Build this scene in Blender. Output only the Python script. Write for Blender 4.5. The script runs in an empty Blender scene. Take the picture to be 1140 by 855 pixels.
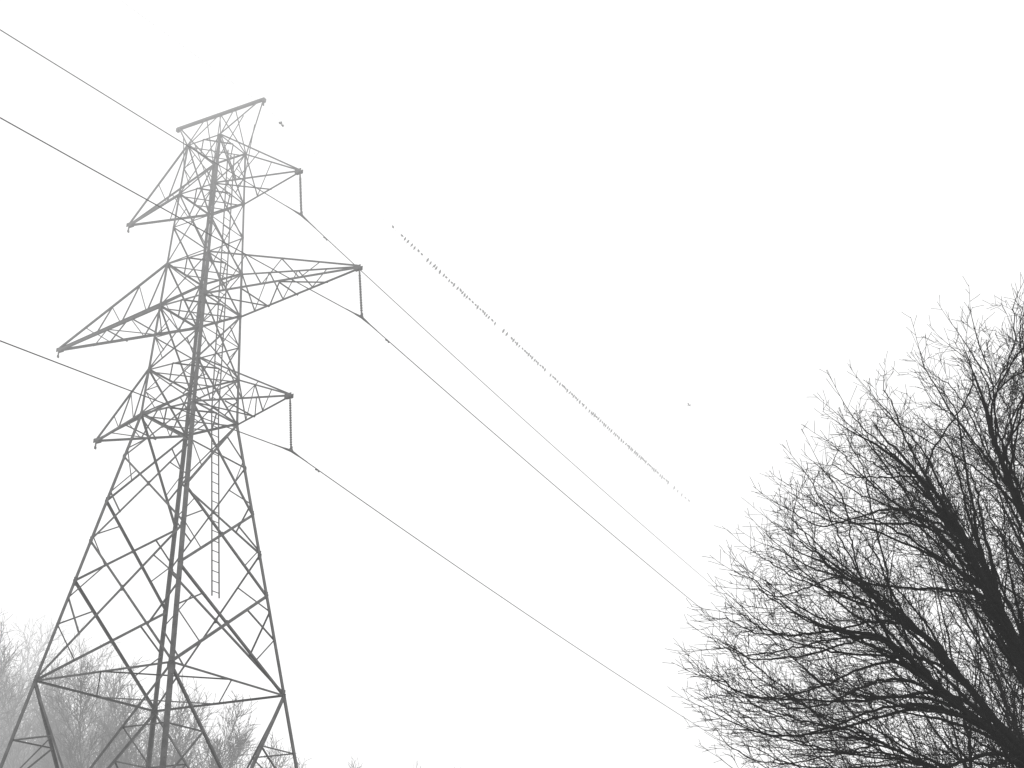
import bpy, math, random
from mathutils import Vector, Matrix
scene = bpy.context.scene
scene.view_settings.view_transform = 'Standard'
scene.view_settings.look = 'None'
scene.view_settings.exposure = 0
COL = scene.collection
rnd = random.Random(7)
EYE = 1.6

# ---------------------------------------------------------------- materials
def mat_noise(name, c1, c2, scale=5.0, rough=0.8, metal=0.0, detail=3.0, bump=0.0):
    m = bpy.data.materials.new(name); m.use_nodes = True
    nt = m.node_tree; b = nt.nodes["Principled BSDF"]
    tc = nt.nodes.new("ShaderNodeTexCoord")
    n = nt.nodes.new("ShaderNodeTexNoise"); n.inputs["Scale"].default_value = scale
    n.inputs["Detail"].default_value = detail
    r = nt.nodes.new("ShaderNodeValToRGB")
    r.color_ramp.elements[0].position = 0.3; r.color_ramp.elements[1].position = 0.7
    r.color_ramp.elements[0].color = (c1, c1, c1, 1); r.color_ramp.elements[1].color = (c2, c2, c2, 1)
    nt.links.new(tc.outputs["Object"], n.inputs["Vector"])
    nt.links.new(n.outputs["Fac"], r.inputs["Fac"])
    nt.links.new(r.outputs["Color"], b.inputs["Base Color"])
    b.inputs["Roughness"].default_value = rough
    b.inputs["Metallic"].default_value = metal
    b.inputs["Specular IOR Level"].default_value = 0.15
    if bump:
        bp = nt.nodes.new("ShaderNodeBump"); bp.inputs["Strength"].default_value = bump
        bp.inputs["Distance"].default_value = 0.02
        nt.links.new(n.outputs["Fac"], bp.inputs["Height"])
        nt.links.new(bp.outputs["Normal"], b.inputs["Normal"])
    return m
M_STEEL = mat_noise("galvanised_steel", 0.08, 0.15, 3.0, 0.75)
M_STEEL2 = mat_noise("ladder_steel", 0.08, 0.13, 3.0, 0.7)
M_WIRE = mat_noise("aluminium_cable", 0.09, 0.14, 6.0, 0.6)
M_INS = mat_noise("insulator_rubber", 0.09, 0.14, 9.0, 0.6)
M_CONC = mat_noise("concrete", 0.25, 0.4, 4.0, 0.9)
M_BARK = mat_noise("wet_bark", 0.008, 0.022, 9.0, 0.9)
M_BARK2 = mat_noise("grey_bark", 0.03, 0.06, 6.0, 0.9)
M_BIRD = mat_noise("dark_feathers", 0.02, 0.05, 20.0, 0.7)
M_GRASS = mat_noise("winter_grass", 0.05, 0.12, 1.5, 1.0, bump=0.5)

class Buf:
    def __init__(s): s.V = []; s.F = []
    def make(s, name, mat, parent=None, smooth=False):
        me = bpy.data.meshes.new(name); me.from_pydata(s.V, [], s.F); me.update()
        if smooth: me.polygons.foreach_set("use_smooth", [True]*len(me.polygons))
        me.materials.append(mat)
        o = bpy.data.objects.new(name, me); COL.objects.link(o)
        if parent: o.parent = parent
        return o

def frame(w, ref):
    u = w.cross(ref)
    if u.length < 1e-4: u = w.cross(Vector((1, 0, 0)))
    if u.length < 1e-4: u = w.cross(Vector((0, 1, 0)))
    u.normalize(); v = u.cross(w).normalized()
    return u, v
def angle(buf, p, q, s, nrm=Vector((0, 0, 1)), off=0.0, th=0.014):
    """steel angle (L section) from p to q, one flange facing nrm"""
    p = Vector(p); q = Vector(q); w = (q-p)
    if w.length < 1e-3: return
    w.normalize(); u, v = frame(w, Vector(nrm))
    j = off + rnd.uniform(-.004, .004)
    prof = [(0, 0), (s, 0), (s, -th), (th, -th), (th, -s), (0, -s)]
    n = len(buf.V)
    for e in (p, q):
        for a, b in prof:
            buf.V.append(tuple(e + u*(a-s/2) + v*(b+j)))
    for i in range(6):
        k = (i+1) % 6
        buf.F.append((n+i, n+k, n+6+k, n+6+i))
    buf.F.append((n+3, n+2, n+1, n)); buf.F.append((n+5, n+4, n+3, n))
    buf.F.append((n+6, n+7, n+8, n+9)); buf.F.append((n+6, n+9, n+10, n+11))
def box(buf, c, ax, ay, az):
    c = Vector(c); n = len(buf.V)
    for sx in (-1, 1):
        for sy in (-1, 1):
            for sz in (-1, 1):
                buf.V.append(tuple(c+Vector(ax)*sx+Vector(ay)*sy+Vector(az)*sz))
    for f in ((0, 1, 3, 2), (4, 6, 7, 5), (0, 4, 5, 1), (2, 3, 7, 6), (0, 2, 6, 4), (1, 5, 7, 3)):
        buf.F.append(tuple(n+i for i in f))
def plate(buf, c, nrm, sz, up=Vector((0, 0, 1))):
    nrm = Vector(nrm).normalized(); u, v = frame(nrm, up)
    box(buf, Vector(c)+nrm*rnd.uniform(-.004, .004), u*sz*.5, v*sz*.65, nrm*.008)
def tube(buf, pts, rad, sides=6, cap=True):
    n0 = len(buf.V); m = len(pts)
    ref = Vector((0.31, 0.17, 0.93))
    for i, p in enumerate(pts):
        a = pts[max(i-1, 0)]; b = pts[min(i+1, m-1)]
        w = (b-a)
        if w.length < 1e-6: w = Vector((0, 0, 1))
        w.normalize()
        u = w.cross(ref)
        if u.length < 1e-3: u = w.cross(Vector((1, 0, 0)))
        u.normalize(); v = w.cross(u)
        r = rad[i] if not isinstance(rad, float) else rad
        for k in range(sides):
            t = 2*math.pi*k/sides
            q = p + u*(math.cos(t)*r) + v*(math.sin(t)*r)
            buf.V.append((q.x, q.y, q.z))
    for i in range(m-1):
        for k in range(sides):
            k2 = (k+1) % sides
            buf.F.append((n0+i*sides+k, n0+i*sides+k2, n0+(i+1)*sides+k2, n0+(i+1)*sides+k))
    if cap:
        buf.F.append(tuple(n0+k for k in reversed(range(sides))))
        buf.F.append(tuple(n0+(m-1)*sides+k for k in range(sides)))
def empty(name, loc, rotz=0.0):
    e = bpy.data.objects.new(name, None); COL.objects.link(e)
    e.location = loc; e.rotation_euler = (0, 0, rotz); e.empty_display_size = 0.5
    return e

# ---------------------------------------------------------------- ground
g = Buf(); N = 60; S = 1500
for i in range(N+1):
    for j in range(N+1):
        x = (i/N*2-1); y = (j/N*2-1)
        x = S*x*abs(x)**.6; y = S*y*abs(y)**.6
        g.V.append((x, y, 0.0))
for i in range(N):
    for j in range(N):
        a = i*(N+1)+j; g.F.append((a, a+N+1, a+N+2, a+1))
go = g.make("ground", M_GRASS); go["kind"] = "structure"
go["label"] = "flat dull winter grass field under fog"; go["category"] = "ground"

# ---------------------------------------------------------------- tower
TX, TY, ROT = -13.6, 54.94, math.radians(-28.3)
Z0, ZB, ZW, Z3, Z2L, Z2U, Z1L, ZT, ZBAR = 0.3, 13.2, 24.55, 26.6, 29.65, 31.75, 35.35, 38.0, 39.95
def hw(z):
    if z <= ZW: return 1.44 + .172*(ZW-z)
    return 1.44 + (0.95-1.44)*(z-ZW)/(ZT-ZW)
SG = [(1, -1), (1, 1), (-1, 1), (-1, -1)]
def corner(i, z):
    h = hw(z); s = SG[i % 4]; return Vector((s[0]*h, s[1]*h, z))
tower = empty("transmission_tower", (TX, TY, 0), ROT)
tower["label"] = "grey steel lattice electricity tower with six pointed cross arms"
tower["category"] = "electricity tower"
for i in range(4):
    b = Buf(); s = SG[i]
    def legm(p, q, sz, th=.02):
        w = (q-p).normalized(); n = len(b.V)
        for e in (p, q):
            for a, c in [(0, 0), (sz, 0), (sz, th), (th, th), (th, sz), (0, sz)]:
                b.V.append(tuple(e + Vector((-s[0]*a, -s[1]*c, 0))))
        for k in range(6):
            k2 = (k+1) % 6; b.F.append((n+k, n+k2, n+6+k2, n+6+k))
        b.F.append((n, n+1, n+2, n+3)); b.F.append((n, n+3, n+4, n+5))
        b.F.append((n+6, n+7, n+8, n+9)); b.F.append((n+6, n+9, n+10, n+11))
    legm(corner(i, Z0), corner(i, ZB), .155); legm(corner(i, ZB), corner(i, ZW), .14)
    legm(corner(i, ZW), corner(i, Z2U), .115); legm(corner(i, Z2U), corner(i, ZT), .095)
    if i in (0, 2):   # step bolts
        z = 4.0; k = 0
        while z < ZT-.5:
            c = corner(i, z); d = Vector((s[0], 0, 0)) if k % 2 else Vector((0, s[1], 0))
            tube(b, [c, c+d*.13], .008, 4); z += .38; k += 1
    b.make("leg", M_STEEL, tower)
    f = Buf(); c = corner(i, 0)
    rings = [(.55, -.2), (.5, .22), (.42, .36)]
    for r, z in rings:
        for k in range(12):
            t = k*math.pi/6; f.V.append((c.x+r*math.cos(t), c.y+r*math.sin(t), z))
    for q in range(2):
        for k in range(12):
            f.F.append((q*12+k, q*12+(k+1) % 12, (q+1)*12+(k+1) % 12, (q+1)*12+k))
    f.F.append(tuple(24+k for k in range(12)))
    f.make("footing", M_CONC, tower)

def lerp(a, b, t): return a + (b-a)*t
for i in range(4):
    b = Buf(); A = i; B = i+1
    nrm = (Vector((SG[A % 4][0]+SG[B % 4][0], SG[A % 4][1]+SG[B % 4][1], 0))).normalized()
    def xpanel(z1, z2, s, red=0, rs=.06, o=0.0):
        a1, a2, b1, b2 = corner(A, z1), corner(A, z2), corner(B, z1), corner(B, z2)
        angle(b, a1, b2, s, nrm, -.02+o); angle(b, b1, a2, s*.9, nrm, -.045+o)
        h1 = hw(z1); h2 = hw(z2); t = h1/(h1+h2); C = lerp(a1, b2, t); zc = C.z
        plate(b, C-nrm*(.03-o), nrm, s*1.7)
        for (lo, up, leg) in ((a1, a2, A), (b1, b2, B)):
            if red >= 1:
                M = corner(leg, zc)
                angle(b, M, lerp(lo, C, .5), rs, nrm, -.06); angle(b, M, lerp(up, C, .5), rs, nrm, -.07)
            if red >= 2:
                q = lerp(lo, C, .5)
                angle(b, q, corner(leg, q.z), rs, nrm, -.05)
                q2 = lerp(up, C, .5); angle(b, q2, corner(leg, q2.z), rs, nrm, -.055)
            if red >= 3:
                angle(b, M, C, rs, nrm, -.065)
        for cc in (a1, b1, a2, b2): plate(b, lerp(cc, C, .03)-nrm*(.015-o), nrm, s*1.8)
    def hor(z, s, o=-.03):
        angle(b, corner(A, z), corner(B, z), s, nrm, o)
    hor(ZB, .08, -.03)
    xpanel(1.6, ZB, .105, 3, .055)
    hor(1.6, .09)
    if i % 2 == 1:
        xpanel(ZB, 18.9, .105, 1, .055); xpanel(18.9, 22.6, .09, 1, .05); xpanel(22.6, ZW, .07)
    else:
        xpanel(ZB, 17.2, .10, 1, .055); xpanel(17.2, 20.6, .09, 1, .05); xpanel(20.6, ZW, .08, 1, .045)
    hor(ZW, .085)
    xpanel(ZW, Z3, .065, 1, .04); hor(Z3, .065)
    xpanel(Z3, Z2L, .06, 1, .04); hor(Z2L, .08); hor((Z3+Z2L)*.5, .045)
    xpanel(Z2L, Z2U, .06); hor(Z2U, .07)
    if i % 2: xpanel(Z2U, Z1L, .055, 1, .04)
    else: xpanel(Z2U, 33.6, .055); xpanel(33.6, Z1L, .05); hor(33.6, .045)
    hor(Z1L, .07)
    xpanel(Z1L, ZT, .052, 1, .036); hor(ZT, .065)
    b.make("lattice_bracing", M_STEEL, tower)
UP = Vector((0, 0, 1))
for z, s in ((ZB, .05), (ZW, .06), (Z3, .055), (Z2L, .06), (Z2U, .055), (Z1L, .055), (ZT, .05)):
    b = Buf()
    mids = [(corner(i, z)+corner(i+1, z))*.5 for i in range(4)]
    for i in range(4): angle(b, mids[i], mids[(i+1) % 4], s, UP, .01*i)
    if z > ZB:
        angle(b, corner(0, z), corner(2, z), s, UP, -.05); angle(b, corner(1, z), corner(3, z), s, UP, -.08)
    b.make("plan_bracing", M_STEEL, tower)

def arm(sx, R, zl, zu, n, cs, ls, hang):
    b = Buf(); tip = Vector((sx*R, 0, zl))
    ia, ib = (0, 1) if sx > 0 else (3, 2)
    lo = [corner(ia, zl), corner(ib, zl)]; up = [corner(ia, zu), corner(ib, zu)]
    T = [tip+Vector((-sx*.06, -.06, .0)), tip+Vector((-sx*.06, .06, .0))]
    U = [t+Vector((0, 0, .09)) for t in T]
    for k in (0, 1):
        ny = Vector((0, -1 if k == 0 else 1, 0))
        angle(b, lo[k], T[k], cs, ny); angle(b, up[k], U[k], cs*.8, ny, .01)
        for j in range(n-1):          # warren zigzag between the chords
            t1 = j/n; t2 = (j+1)/n; tm = (j+.5)/n
            angle(b, lerp(up[k], U[k], t1), lerp(lo[k], T[k], tm), ls, ny, -.03)
            angle(b, lerp(lo[k], T[k], tm), lerp(up[k], U[k], t2), ls*.9, ny, -.04)
    for j in range(n-1):
        t1 = j/n; t2 = (j+1)/n
        p, q = (0, 1) if j % 2 == 0 else (1, 0)
        angle(b, lerp(lo[p], T[p], t1), lerp(lo[q], T[q], t2), ls, UP, -.03)
        if 0 < j: angle(b, lerp(lo[0], T[0], t1), lerp(lo[1], T[1], t1), ls, UP, -.06)
    box(b, tip+Vector((-sx*.12, 0, .03)), Vector((.17, 0, 0)), Vector((0, .07, 0)), Vector((0, 0, .008)))
    for y in (-.075, .075):
        box(b, tip+Vector((-sx*.06, y, .0)), Vector((.17, 0, 0)), Vector((0, .007, 0)), Vector((0, 0, .10)))
    tube(b, [tip+Vector((sx*.02, -.11, -.06)), tip+Vector((sx*.02, .11, -.06))], .022, 6)
    o = b.make("cross_arm", M_STEEL, tower)
    if hang:
        h = Buf(); p = tip+Vector((sx*.02, 0, -.08))
        box(h, p+Vector((0, 0, -.10)), Vector((.04, 0, 0)), Vector((0, .012, 0)), Vector((0, 0, .10)))
        box(h, p+Vector((0, 0, -.24)), Vector((.016, 0, 0)), Vector((0, .06, 0)), Vector((0, 0, .06)))
        h.make("hanger_plate", M_STEEL, tower)
ARMS = [(4.9, Z1L, ZT, 2, .085, .045, 2.25), (8.32, Z2L, Z2U, 4, .10, .048, 2.3), (5.22, ZW, Z3, 3, .085, .045, 2.4)]
for R, zl, zu, n, cs, ls, L in ARMS:
    arm(1, R, zl, zu, n, cs, ls, False); arm(-1, R, zl, zu, n, cs, ls, True)

b = Buf(); W = 2.57
for y in (-.06, .06):
    angle(b, (-W, y, ZBAR), (W, y, ZBAR), .12, Vector((0, -1 if y < 0 else 1, 0)), .01)
for sx in (-1, 1):
    E = Vector((sx*(W-.15), 0, ZBAR))
    for sy in (-1, 1):
        i = [k for k in range(4) if SG[k] == (sx, sy)][0]
        c = corner(i, ZT); y = Vector((0, sy*.07, 0))
        angle(b, c, E+y, .065, (0, sy, 0), .01)
        angle(b, c, Vector((sx*.85, sy*.07, ZBAR)), .05, (0, sy, 0), -.01)
        angle(b, c, Vector((0, sy*.07, ZBAR)), .05, (0, sy, 0), -.03)
        angle(b, corner(i, Z1L+1.4), lerp(E+y, c, .45), .045, (0, sy, 0), -.05)
    box(b, E+Vector((sx*.12, 0, -.06)), Vector((.06, 0, 0)), Vector((0, .08, 0)), Vector((0, 0, .09)))
b.make("top_beam", M_STEEL, tower)

b = Buf(); path = [(2.15, 16.6), (1.36, ZW), (.87, ZT-.4)]
def lad(z):
    if z < ZW: return lerp(path[0][0], path[1][0], (z-16.6)/(ZW-16.6))
    return lerp(path[1][0], path[2][0], (z-ZW)/(ZT-.4-ZW))
for y in (-.22, .22):
    for k, ((x1, z1), (x2, z2)) in enumerate(zip(path[:-1], path[1:])):
        tube(b, [Vector((x1, y+(.12 if k == 0 else 0), z1)), Vector((x2, y, z2))], .030, 4)
z = 16.8
while z < ZT-.5:
    x = lad(z); yo = .12*max(0, (ZW-z)/(ZW-16.6)); tube(b, [Vector((x, yo-.22, z)), Vector((x, yo+.22, z))], .019, 4); z += .42
b.make("ladder", M_STEEL2, tower)

SWING = .24      # insulators swung slightly outwards by the wind
def lathe(buf, prof, c, L, sides=14):
    n = len(buf.V)
    for r, z in prof:
        for k in range(sides):
            t = 2*math.pi*k/sides; buf.V.append((c[0]+r*math.cos(t)-SWING*z/L, c[1]+r*math.sin(t), c[2]+z))
    for i in range(len(prof)-1):
        for k in range(sides):
            k2 = (k+1) % sides
            buf.F.append((n+i*sides+k, n+i*sides+k2, n+(i+1)*sides+k2, n+(i+1)*sides+k))
for R, zl, zu, n, cs, ls, L in ARMS:
    b = Buf(); prof = [(.02, -.06), (.03, -.1), (.04, -.2), (.04, -.28)]
    z = -.3
    while z > -L+.28:
        prof += [(.03, z), (.06, z-.03), (.03, z-.045)]; z -= .075
    prof += [(.04, z), (.04, z-.1), (.02, -L+.08)]
    lathe(b, prof, (R, 0, zl-.04), L); b.make("insulator", M_INS, tower)

# ---------------------------------------------------------------- cables
def wirez(z0, slope, s, span=250.0):
    a = abs(s); return z0 - slope*a + slope/span*a*a
def cable(x, z0, slope, r, label, name, dampers, boat=True, ds=.5, k2=1.0):
    e = empty(name, (TX, TY, 0), ROT); e["label"] = label; e["category"] = "overhead cable"
    b = Buf(); pts = []
    ss = [-250+5*i for i in range(48)] + [-10+.5*i for i in range(41)] + [15+5*i for i in range(48)]
    for s in ss: pts.append(Vector((x, s, wirez(z0, slope, s))))
    tube(b, pts, r, 8); b.make("cable", M_WIRE, e, True)
    c = Buf()
    if boat:
        pp = [Vector((x, t, wirez(z0, slope, t)+.005)) for t in (-1.1, -.6, -.3, 0, .3, .6, 1.1)]
        tube(c, pp, [r*1.15, r*1.4, .045, .055, .045, r*1.4, r*1.15], 8)
        box(c, (x, 0, z0+.1), Vector((.03, 0, 0)), Vector((0, .05, 0)), Vector((0, 0, .10)))
        for sg in (-1, 1): tube(c, [Vector((x, 0, z0+.15)), Vector((x, sg*.2, z0-.02))], .016, 6)
    else:
        box(c, (x, 0, z0+.08), Vector((.02, 0, 0)), Vector((0, .06, 0)), Vector((0, 0, .11)))
    c.make("suspension_clamp", M_STEEL, e)
    for t in dampers:
        d = Buf(); z = wirez(z0, slope, t); k = -slope if t > 0 else slope
        box(d, (x, t, z-.02*k2), Vector((.012, 0, 0)), Vector((0, .02*k2, 0)), Vector((0, 0, .04*k2)))
        P = lambda q: Vector((x, t+q*ds, z-.055*k2+k*q*ds))
        tube(d, [P(-.24), P(.24)], .007*k2, 5)
        for sg in (-1, 1):
            tube(d, [P(sg*.10), P(sg*.12), P(sg*.27), P(sg*.29)], [.012*k2, .025*k2, .025*k2, .012*k2], 8)
        d.make("vibration_damper", M_INS if k2 == 1 else M_BIRD, e)
    return e
LBL = "thick dark power cable hanging from the tower's insulator"
C = []
C.append(cable(4.9+SWING, Z1L-2.3, .107, .021, LBL, "power_cable", (1.8,)))
C.append(cable(8.32+SWING, Z2L-2.35, .104, .021, LBL, "power_cable", (1.9,)))
C.append(cable(5.22+SWING, ZW-2.45, .105, .021, LBL, "power_cable", (1.8,)))
for o in C: o["group"] = "power cables on the tower"
SHX, SHZ, SHS = 2.5, ZBAR-.3, .078
sh = cable(SHX, SHZ, SHS, .0042, "thin shield wire from the tower top with birds perched on it", "shield_wire", (1.4,), False, .55, 2.0)

# ---------------------------------------------------------------- birds
def bird_mesh(flying):
    b = Buf()
    if flying: ax = [(-.16, 0, .055, .012), (-.11, .0, .03, .016), (-.06, 0, .03, .028), (0, 0, .038, .036), (.05, 0, .034, .032), (.08, .008, .022, .022), (.105, .014, .021, .021), (.125, .012, .012, .012), (.155, .006, .002, .002)]
    else: ax = [(-.10, -.03, .022, .008), (-.07, .0, .026, .018), (-.045, .035, .042, .036), (-.015, .065, .052, .052), (.01, .095, .05, .048), (.026, .122, .036, .036), (.036, .145, .03, .03), (.053, .157, .018, .018), (.08, .155, .002, .002)]
    S = 8
    for i, (x, z, ry, rz) in enumerate(ax):
        a = ax[max(i-1, 0)]; c = ax[min(i+1, len(ax)-1)]
        w = Vector((c[0]-a[0], 0, c[1]-a[1])).normalized(); u = Vector((0, 1, 0)); v = w.cross(u)
        for k in range(S):
            t = 2*math.pi*k/S; q = Vector((x, 0, z))+u*ry*math.cos(t)+v*rz*math.sin(t); b.V.append(tuple(q))
    for i in range(len(ax)-1):
        for k in range(S):
            b.F.append((i*S+k, i*S+(k+1) % S, (i+1)*S+(k+1) % S, (i+1)*S+k))
    b.F.append(tuple(reversed(range(S))))
    if flying:
        for sg in (-1, 1):
            n = len(b.V)
            W = [(.05, .02, .02), (-.05, .02, .02), (.07, .10, .06), (-.04, .10, .06), (.04, .18, .075), (-.045, .17, .07), (-.04, .25, .06)]
            for x, y, z in W: b.V.append((x, sg*y, z))
            for x, y, z in W: b.V.append((x, sg*y, z-.006))
            for f in ((0, 2, 3, 1), (2, 4, 5, 3)):
                b.F.append(tuple(n+j for j in f)); b.F.append(tuple(n+7+j for j in reversed(f)))
            b.F.append((n+4, n+6, n+5)); b.F.append((n+12, n+13, n+11))
    else:
        for sg in (-1, 1):
            n = len(b.V)
            W = [(.012, .046, .115), (-.02, .056, .08), (-.06, .046, .03), (-.09, .018, -.02), (-.05, .040, .02), (0, .05, .065)]
            for x, y, z in W: b.V.append((x, sg*y, z))
            b.F.append((n, n+1, n+2, n+3)); b.F.append((n, n+3, n+4, n+5))
            tube(b, [Vector((-.005, sg*.015, .04)), Vector((.005, sg*.015, .006))], .004, 4)
            tube(b, [Vector((-.01, sg*.015, .004)), Vector((.02, sg*.015, .004))], .004, 4)
    return b
pb = bird_mesh(False).make("perched_bird", M_BIRD, None, True)
cl = [(11.0, 1), (11.9, 7), (14.5, 10), (17.7, 16), (23.0, 2), (24.0, 17), (29.1, 5), (30.7, 13), (34.7, 13), (38.5, 13), (42.4, 13), (46.4, 5), (49.0, 5)]
sp = [0, .37, .32, .31, .5, .30, .33, .30, .29, .30, .30, .46, .6]
a = Vector((math.cos(ROT), math.sin(ROT), 0)); d = Vector((-math.sin(ROT), math.cos(ROT), 0))
first = True
for (s0, cnt), gap in zip(cl, sp):
    s = s0
    for k in range(cnt):
        p = Vector((TX, TY, 0)) + a*SHX + d*s + Vector((0, 0, wirez(SHZ, SHS, s)+.004))
        o = pb if first else pb.copy()
        if not first: COL.objects.link(o)
        first = False
        o.location = p; f = rnd.choice((0, 0, math.pi))
        o.rotation_euler = (0, rnd.uniform(-.25, .15), ROT+f+rnd.uniform(-.6, .6))
        sc = rnd.uniform(.82, 1.08)*(1+.004*s); o.scale = (sc, sc, sc)
        o["label"] = "small dark bird perched on the thin wire"; o["category"] = "bird"
        o["group"] = "birds perched along the wire"
        s += gap*rnd.uniform(.72, 1.28)
fb = bird_mesh(True).make("flying_bird", M_BIRD, None, True)
fb.location = (11.6, 85, 38.1); fb.rotation_euler = (0.3, 0, 2.6); fb.scale = (.9,)*3
fb["label"] = "small dark bird flying alone with spread wings"; fb["category"] = "bird"

# ---------------------------------------------------------------- trees
def grow(buf, R, p, w, L, r0, lvl, maxl, cfg):
    n = max(3, int(L/cfg['seg'][min(lvl, len(cfg['seg'])-1)]))
    st = L/n; pts = [p.copy()]; rad = [r0]; w = w.normalized(); dirs = [w]
    rm = cfg['rmin']
    for i in range(n):
        t = (i+1)/n
        w = (w + Vector((R.gauss(0, 1), R.gauss(0, 1), R.gauss(0, 1)))*cfg['wob'] + Vector((0, 0, cfg['trop']*st))).normalized()
        p = p + w*st; pts.append(p); dirs.append(w); rad.append(max(rm, r0*(1-t)**.8))
    tube(buf, pts, rad, 4 if lvl <= 1 else 3, False)
    if lvl >= maxl: return
    sidebranches(buf, R, pts, rad, dirs, L, lvl, maxl, cfg, .12)
def sidebranches(buf, R, pts, rad, dirs, L, lvl, maxl, cfg, t0):
    spc = cfg['spc'][lvl]; k = max(2, int(L*(1-t0)/spc)); ph = R.uniform(0, 6.28); n = len(pts)-1
    for j in range(k):
        t = t0 + (1-t0)*(j+R.uniform(.1, .9))/k
        f = t*n; i = min(int(f), n-1); q = pts[i].lerp(pts[i+1], f-i); w = dirs[min(i+1, n)]
        u, v = frame(w, Vector((0.1, 0.2, 1))); ph += 2.4+R.uniform(-.5, .5)
        ang = math.radians(R.uniform(*cfg['ang']))
        dw = w*math.cos(ang)+(u*math.cos(ph)+v*math.sin(ph))*math.sin(ang)
        if dw.z < -.05: dw.z *= .25
        cl_ = L*cfg['len'][lvl]*(1.15-.75*t)*R.uniform(.5, 1.25)
        cl_ = max(cl_, cfg['lmin'])
        cr = max(cfg['rmin'], min(rad[min(i+1, n)]*.7, cl_*cfg['rk']))
        grow(buf, R, q, dw, cl_, cr, lvl+1, maxl, cfg)
CFG = dict(seg=[.3, .24, .17, .14, .14], wob=.065, trop=.24, rmin=.0038, spc=[.19, .15, .13, .12], ang=(22, 58),
           len=[.34, .44, .45, .45], lmin=.20, rk=.008)
def smooth(P, n=6):
    out = []
    for i in range(len(P)-1):
        p0 = P[max(i-1, 0)]; p1 = P[i]; p2 = P[i+1]; p3 = P[min(i+2, len(P)-1)]
        for k in range(n):
            t = k/n
            out.append(.5*((2*p1)+(p2-p0)*t+(2*p0-5*p1+4*p2-p3)*t*t+(3*p1-p0-3*p2+p3)*t**3))
    out.append(P[-1]); return out
def limb(tb, cb, R, P, r0, r1, maxl, cfg, t0=.2, lscale=1.0, tipl=1.0, bend=.015, sway=0.0):
    pts = smooth([Vector(p) for p in P]); n = len(pts)
    f1, f2 = R.uniform(0, 6.28), R.uniform(0, 6.28)
    L = sum((pts[i+1]-pts[i]).length for i in range(n-1)); new = []
    for i, p in enumerate(pts):
        t = i/(n-1); e = math.sin(math.pi*t)**.7 if 0 < t < 1 else 0; s = L*t
        v = Vector((math.sin(s*1.7+f1), math.sin(s*2.1+f2), math.cos(s*1.9+f1)))*sway*e
        new.append(p+v+Vector((R.gauss(0, bend), R.gauss(0, bend), R.gauss(0, bend)))*(1 if i else 0))
    pts = new
    rad = [r0+(r1-r0)*(i/(n-1))**.65 for i in range(n)]
    dirs = [(pts[min(i+1, n-1)]-pts[max(i-1, 0)]).normalized() for i in range(n)]
    tube(tb, pts, rad, 7, False)
    if t0 < 1: sidebranches(cb, R, pts, rad, dirs, L*lscale, 0, maxl, cfg, t0)
    grow(cb, R, pts[-1], dirs[-1], tipl, r1, 2, maxl, cfg)
    return pts, dirs, rad
def finish_tree(tb, cb, base, label, mat, group=None):
    e = empty("bare_tree", base); e["label"] = label; e["category"] = "tree"
    if group: e["group"] = group
    off = Vector(base)
    for bb, nm in ((tb, "trunk"), (cb, "crown")):
        bb.V = [(x-off.x, y-off.y, z-off.z) for x, y, z in bb.V]
        bb.make(nm, mat, e, True)
    return e

# big near tree: curving main limbs, long secondary limbs forking from them, then twigs
R = random.Random(11); tb = Buf(); cb = Buf()
def P3(lst): return [Vector((x, y, z+EYE)) for x, y, z in lst]
TR = [(9.5, 22, -1.65), (9.3, 22, -.4), (9.0, 22, 1.0), (8.75, 22, 2.4), (8.7, 22, 4.0), (8.8, 22.2, 6.4), (9.0, 22.3, 8.8), (9.3, 22.3, 10.0)]
HEAVY = [
 (.115, [(8.95, 22, 1.3), (8.2, 21.9, 2.7), (7.3, 21.7, 3.9), (6.4, 21.4, 4.7), (5.5, 21.1, 5.2), (4.6, 20.9, 5.4)]),
 (.10, [(8.8, 22, 2.1), (8.1, 22.2, 3.5), (7.25, 22.4, 4.8), (6.5, 22.7, 5.8), (5.8, 22.9, 6.6), (5.1, 23.1, 7.1)]),
 (.10, [(8.7, 22, 2.9), (8.15, 21.8, 4.4), (7.65, 21.5, 5.8), (7.0, 21.2, 7.0), (6.4, 21.0, 7.8), (5.7, 20.8, 8.3)]),
 (.115, [(8.7, 22, 3.3), (8.25, 22.4, 4.9), (8.0, 22.7, 6.4), (7.5, 23.0, 7.6), (7.15, 23.2, 8.6), (6.7, 23.5, 9.4)]),
 (.09, [(8.7, 22, 4.2), (8.45, 21.7, 5.6), (8.25, 21.5, 7.0), (7.95, 21.3, 8.3), (7.65, 21.2, 9.6)]),
 (.075, [(8.75, 22, 5.0), (8.6, 22.6, 6.6), (8.65, 23, 8.4), (8.45, 23.2, 10.0)]),
 (.075, [(9.1, 22, .6), (8.3, 22.3, 2.1), (7.4, 22.5, 3.1), (6.5, 22.7, 3.7), (5.7, 22.8, 4.0)]),
 (.07, [(8.8, 22, 4.0), (9.5, 22.2, 5.6), (10.2, 22.5, 7.6), (10.5, 22.6, 9.0)]),
 (.07, [(8.9, 22, 2.0), (9.9, 21.6, 3.4), (10.9, 21.2, 5.0), (11.7, 21.0, 6.0)]),
]
NODES = []
pts, dirs, rad = limb(tb, cb, R, P3(TR), .19, .02, 4, CFG, .6, .4)
n = len(pts)
for i in range(n//3, n-8): NODES.append((pts[i], dirs[i], rad[i]))
for r, P in HEAVY:
    pts, dirs, rad = limb(tb, cb, R, P3(P), r, .018, 4, CFG, .40, .40, .9, .010, .10)
    n = len(pts)
    for i in range(3, n-3): NODES.append((pts[i], dirs[i], rad[i]))
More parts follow.
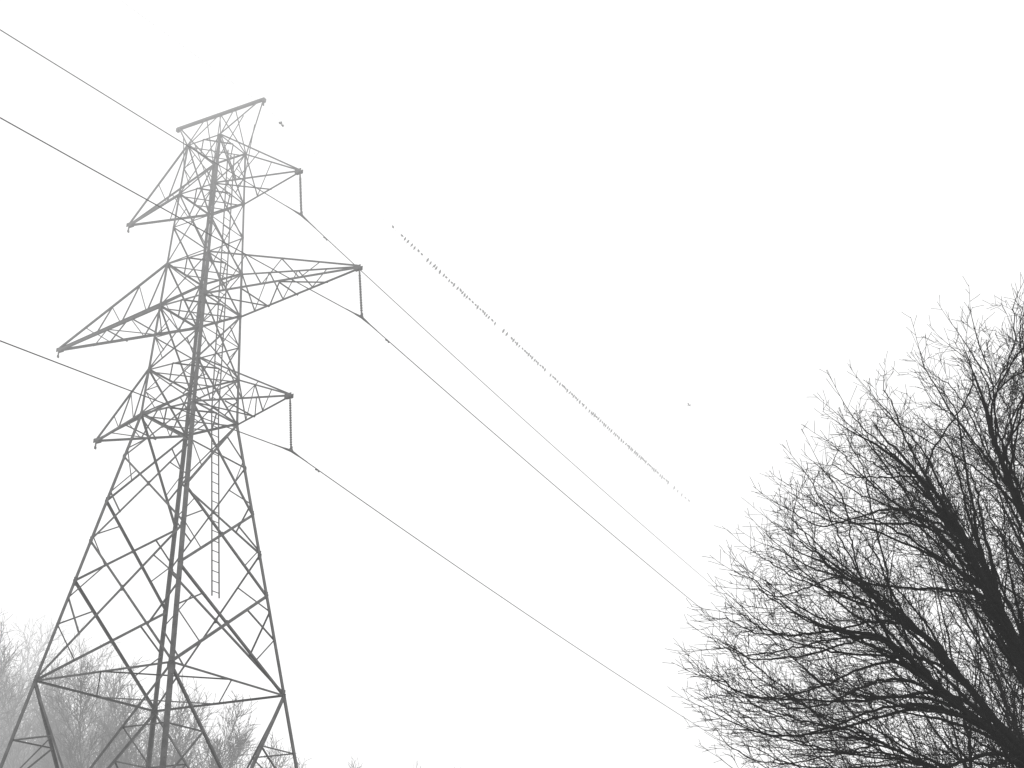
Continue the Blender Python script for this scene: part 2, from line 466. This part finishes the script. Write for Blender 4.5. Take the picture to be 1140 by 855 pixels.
OUT = [(2.8, 4.3), (3.4, 3.6), (4.2, 2.9), (4.8, 2.5), (5.4, 2.4), (5.9, 2.6), (6.4, 2.9), (7.0, 3.3), (7.8, 3.8), (8.6, 4.4), (9.3, 5.0), (10.0, 5.9), (10.6, 6.8), (11.2, 7.8), (11.8, 9.0)]
def xb(z):
    for (z1, x1), (z2, x2) in zip(OUT[:-1], OUT[1:]):
        if z1 <= z <= z2: return x1+(x2-x1)*(z-z1)/(z2-z1)
    return OUT[-1][1]
tips = []
NS = 70
for k in range(NS):      # outer shell, evenly spread
    z = 3.0 + 8.5*((k+.5)/NS)
    tips.append((xb(z)+.75+R.uniform(-.12, .3), 22+((k*0.618) % 1-.5)*4.4, z-.35))
for k in range(64):      # inside
    z = 2.8+8.0*((k*.618) % 1); x0 = xb(z)+1.6
    tips.append((x0+(9.8-x0)*((k+.5)/64)**.8, 22+R.uniform(-3.0, 3.0), z))
for k in range(10):
    tips.append((R.uniform(9.6, 12), 22+R.uniform(-2.5, 2.5), R.uniform(4.5, 9.5)))
R.shuffle(tips); used = []
for x, y, z in tips:
    B = Vector((x, y, z+EYE)); best = None
    for q, w, rr in NODES:
        D = B-q; L = D.length
        if L < 1.3: continue
        c = D.normalized().dot(w)
        if c < .35 or D.z < -.3: continue
        crowd = sum(max(0, .55-(q-p).length) for p in used)
        s = abs(L-3.1) + (1-c)*3.5 + crowd*2.2
        if best is None or s < best[0]: best = (s, q, w, rr)
    if best is None: continue
    s, q, w, rr = best; L = (B-q).length; used.append(q)
    end = (Vector((B.x-8.9, (B.y-22)*1.2, 0)).normalized()*.65+Vector((0, 0, .75))).normalized()
    T0 = w*L*.9; T1 = end*L*.9; pts = []
    for k in range(6):
        t = k/5; h00 = 2*t**3-3*t*t+1; h10 = t**3-2*t*t+t; h01 = -2*t**3+3*t*t; h11 = t**3-t*t
        pts.append(q*h00+T0*h10+B*h01+T1*h11)
    pts, dirs, rad = limb(tb, cb, R, pts, min(rr*.66, .018+.011*L), .008, 3, CFG, .10, 1.0, .8, .010, .07)
finish_tree(tb, cb, (9.5, 22, 0), "big dark bare tree with long sweeping limbs and fine twigs", M_BARK, "bare trees beside the power line")

def wildtree(seed, base, H, spread, cfg, maxl, label, mat, group, nl=9, lean=(0, 0), r=.2, ls=.75):
    R = random.Random(seed); tb = Buf(); cb = Buf(); B = Vector(base)
    P = [B+Vector((0, 0, -.1))]
    for k in range(1, 6):
        t = k/5; P.append(B+Vector((lean[0]*t+R.gauss(0, .012*H), lean[1]*t+R.gauss(0, .01*H), H*.88*t)))
    limb(tb, cb, R, P, r, r*.08, maxl, cfg, .45, .5)
    for k in range(nl):
        t = .2+.5*k/nl; ph = k*2.4+R.uniform(-.4, .4)
        i = min(int(t*5), 4); q = P[i].lerp(P[i+1], t*5-i)
        h = H*(1-t)*R.uniform(.58, .90); o = spread*H*R.uniform(.6, 1.1)*(1-.4*t)
        c, s = math.cos(ph), math.sin(ph)
        LP = [q, q+Vector((c*o*.4, s*o*.4, h*.25)), q+Vector((c*o*.7, s*o*.7, h*.58)), q+Vector((c*o, s*o, h*.93))]
        limb(tb, cb, R, LP, r*.45*(1-.5*t), r*.06, maxl, cfg, .15, ls, 1.0, .015, .08)
    return finish_tree(tb, cb, base, label, mat, group)
CB = dict(CFG); CB.update(spc=[.24, .19, .17, .14], rmin=.0045, trop=.20, ang=(22, 54), len=[.32, .42, .45, .45])
GR = "bare trees beside the power line"
wildtree(3, (11.6, 28, 0), 14.8, .30, CB, 3, "tall dark bare tree with dense upright twigs", M_BARK, GR, 15, (-.3, 0), .14, .85)
wildtree(5, (11.0, 25, 0), 13.8, .28, CB, 3, "tall dark bare tree with dense upright twigs", M_BARK, GR, 15, (-.4, 0), .14, .85)
wildtree(9, (8.9, 28.5, 0), 11.8, .26, CB, 3, "slim dark bare tree with fine spreading twigs", M_BARK, GR, 12, (0, 0), .10, .85)

CF = dict(seg=[.8, .6, .5, .5], wob=.08, trop=.12, rmin=.013, spc=[.27, .22, .20, .3], ang=(18, 44), len=[.36, .42, .45, .45], lmin=.5, rk=.010)
GL = "bare trees in the mist behind the tower"; LL = "pale bare tree fading into the mist"
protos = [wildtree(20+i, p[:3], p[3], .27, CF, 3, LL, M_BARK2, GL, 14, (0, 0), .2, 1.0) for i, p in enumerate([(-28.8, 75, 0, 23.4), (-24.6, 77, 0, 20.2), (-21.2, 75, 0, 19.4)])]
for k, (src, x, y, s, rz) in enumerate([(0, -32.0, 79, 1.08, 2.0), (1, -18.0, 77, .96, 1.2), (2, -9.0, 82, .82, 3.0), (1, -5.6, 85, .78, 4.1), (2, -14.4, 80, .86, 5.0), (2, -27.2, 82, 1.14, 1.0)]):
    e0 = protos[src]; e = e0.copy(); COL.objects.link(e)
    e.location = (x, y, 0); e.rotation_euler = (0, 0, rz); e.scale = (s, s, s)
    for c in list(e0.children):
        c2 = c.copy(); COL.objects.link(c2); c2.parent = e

# ---------------------------------------------------------------- world: sky + fog filling the air
w = bpy.data.worlds.new("World"); scene.world = w; w.use_nodes = True
nt = w.node_tree; bg = nt.nodes["Background"]; wo = nt.nodes["World Output"]
sky = nt.nodes.new("ShaderNodeTexSky"); sky.sky_type = 'NISHITA'; sky.sun_disc = False
SE, SA = math.radians(48), math.radians(40)
sky.sun_elevation = SE; sky.sun_rotation = SA
bw = nt.nodes.new("ShaderNodeRGBToBW")
nt.links.new(sky.outputs[0], bw.inputs[0]); nt.links.new(bw.outputs[0], bg.inputs["Color"])
bg.inputs["Strength"].default_value = .15
w.cycles.sampling_method = 'NONE'
w.cycles.volume_step_size = 14.0
geo = nt.nodes.new("ShaderNodeNewGeometry"); sep = nt.nodes.new("ShaderNodeSeparateXYZ")
nt.links.new(geo.outputs["Position"], sep.inputs[0])
def mth(op, a, b=None, c=None):
    n = nt.nodes.new("ShaderNodeMath"); n.operation = op
    for i, v in enumerate((a, b, c)):
        if v is None: continue
        if isinstance(v, (int, float)): n.inputs[i].default_value = v
        else: nt.links.new(v, n.inputs[i])
    return n.outputs[0]
def ramp(v, lo, hi, a, b):
    n = nt.nodes.new("ShaderNodeMapRange"); n.clamp = True
    nt.links.new(v, n.inputs["Value"])
    for k, x in (("From Min", lo), ("From Max", hi), ("To Min", a), ("To Max", b)): n.inputs[k].default_value = x
    return n.outputs[0]
# thinner clearing around (35, 25), thickening outwards and upwards
vm = nt.nodes.new("ShaderNodeVectorMath"); vm.operation = 'MULTIPLY_ADD'
nt.links.new(geo.outputs["Position"], vm.inputs[0])
vm.inputs[1].default_value = (.01, .01, .003); vm.inputs[2].default_value = (-.35, -.25, 0)
vl = nt.nodes.new("ShaderNodeVectorMath"); vl.operation = 'LENGTH'
nt.links.new(vm.outputs[0], vl.inputs[0])
far = mth('MULTIPLY', mth('POWER', vl.outputs["Value"], 10.0), .60)
zz = mth('MULTIPLY', sep.outputs[2], .01)
hi = mth('MULTIPLY', mth('POWER', mth('MAXIMUM', zz, 0.0), 3.0), .28)
dens = mth('MINIMUM', mth('ADD', mth('ADD', far, hi), .0009), .6)
J = mth('SUBTRACT', 1.12, mth('MULTIPLY', ramp(sep.outputs[2], 8, 88, .78, 0), ramp(sep.outputs[0], -50, -6, 1, 0)))  # fog glow level, dimmed low on the left to paint grey shading
ab = nt.nodes.new("ShaderNodeVolumeAbsorption"); ab.inputs["Color"].default_value = (0, 0, 0, 1)
nt.links.new(dens, ab.inputs["Density"])
em = nt.nodes.new("ShaderNodeEmission"); nt.links.new(mth('MULTIPLY', dens, J), em.inputs["Strength"])  # fog emits light itself, standing in for scattered daylight
ad = nt.nodes.new("ShaderNodeAddShader")
nt.links.new(ab.outputs[0], ad.inputs[0]); nt.links.new(em.outputs[0], ad.inputs[1])
nt.links.new(ad.outputs[0], wo.inputs["Volume"])
sd = bpy.data.lights.new("sun", 'SUN'); sd.energy = .6; sd.angle = math.radians(20)
so = bpy.data.objects.new("sun", sd); COL.objects.link(so)
dirv = Vector((math.sin(SA)*math.cos(SE), math.cos(SA)*math.cos(SE), math.sin(SE)))
so.rotation_euler = dirv.to_track_quat('Z', 'Y').to_euler()

# ---------------------------------------------------------------- camera
cd = bpy.data.cameras.new("camera"); cd.sensor_width = 36; cd.lens = 49.6; cd.clip_end = 5000
co = bpy.data.objects.new("camera", cd); COL.objects.link(co)
co.location = (0, 0, EYE); co.rotation_euler = (math.radians(90+24.1), 0, 0)
scene.camera = co
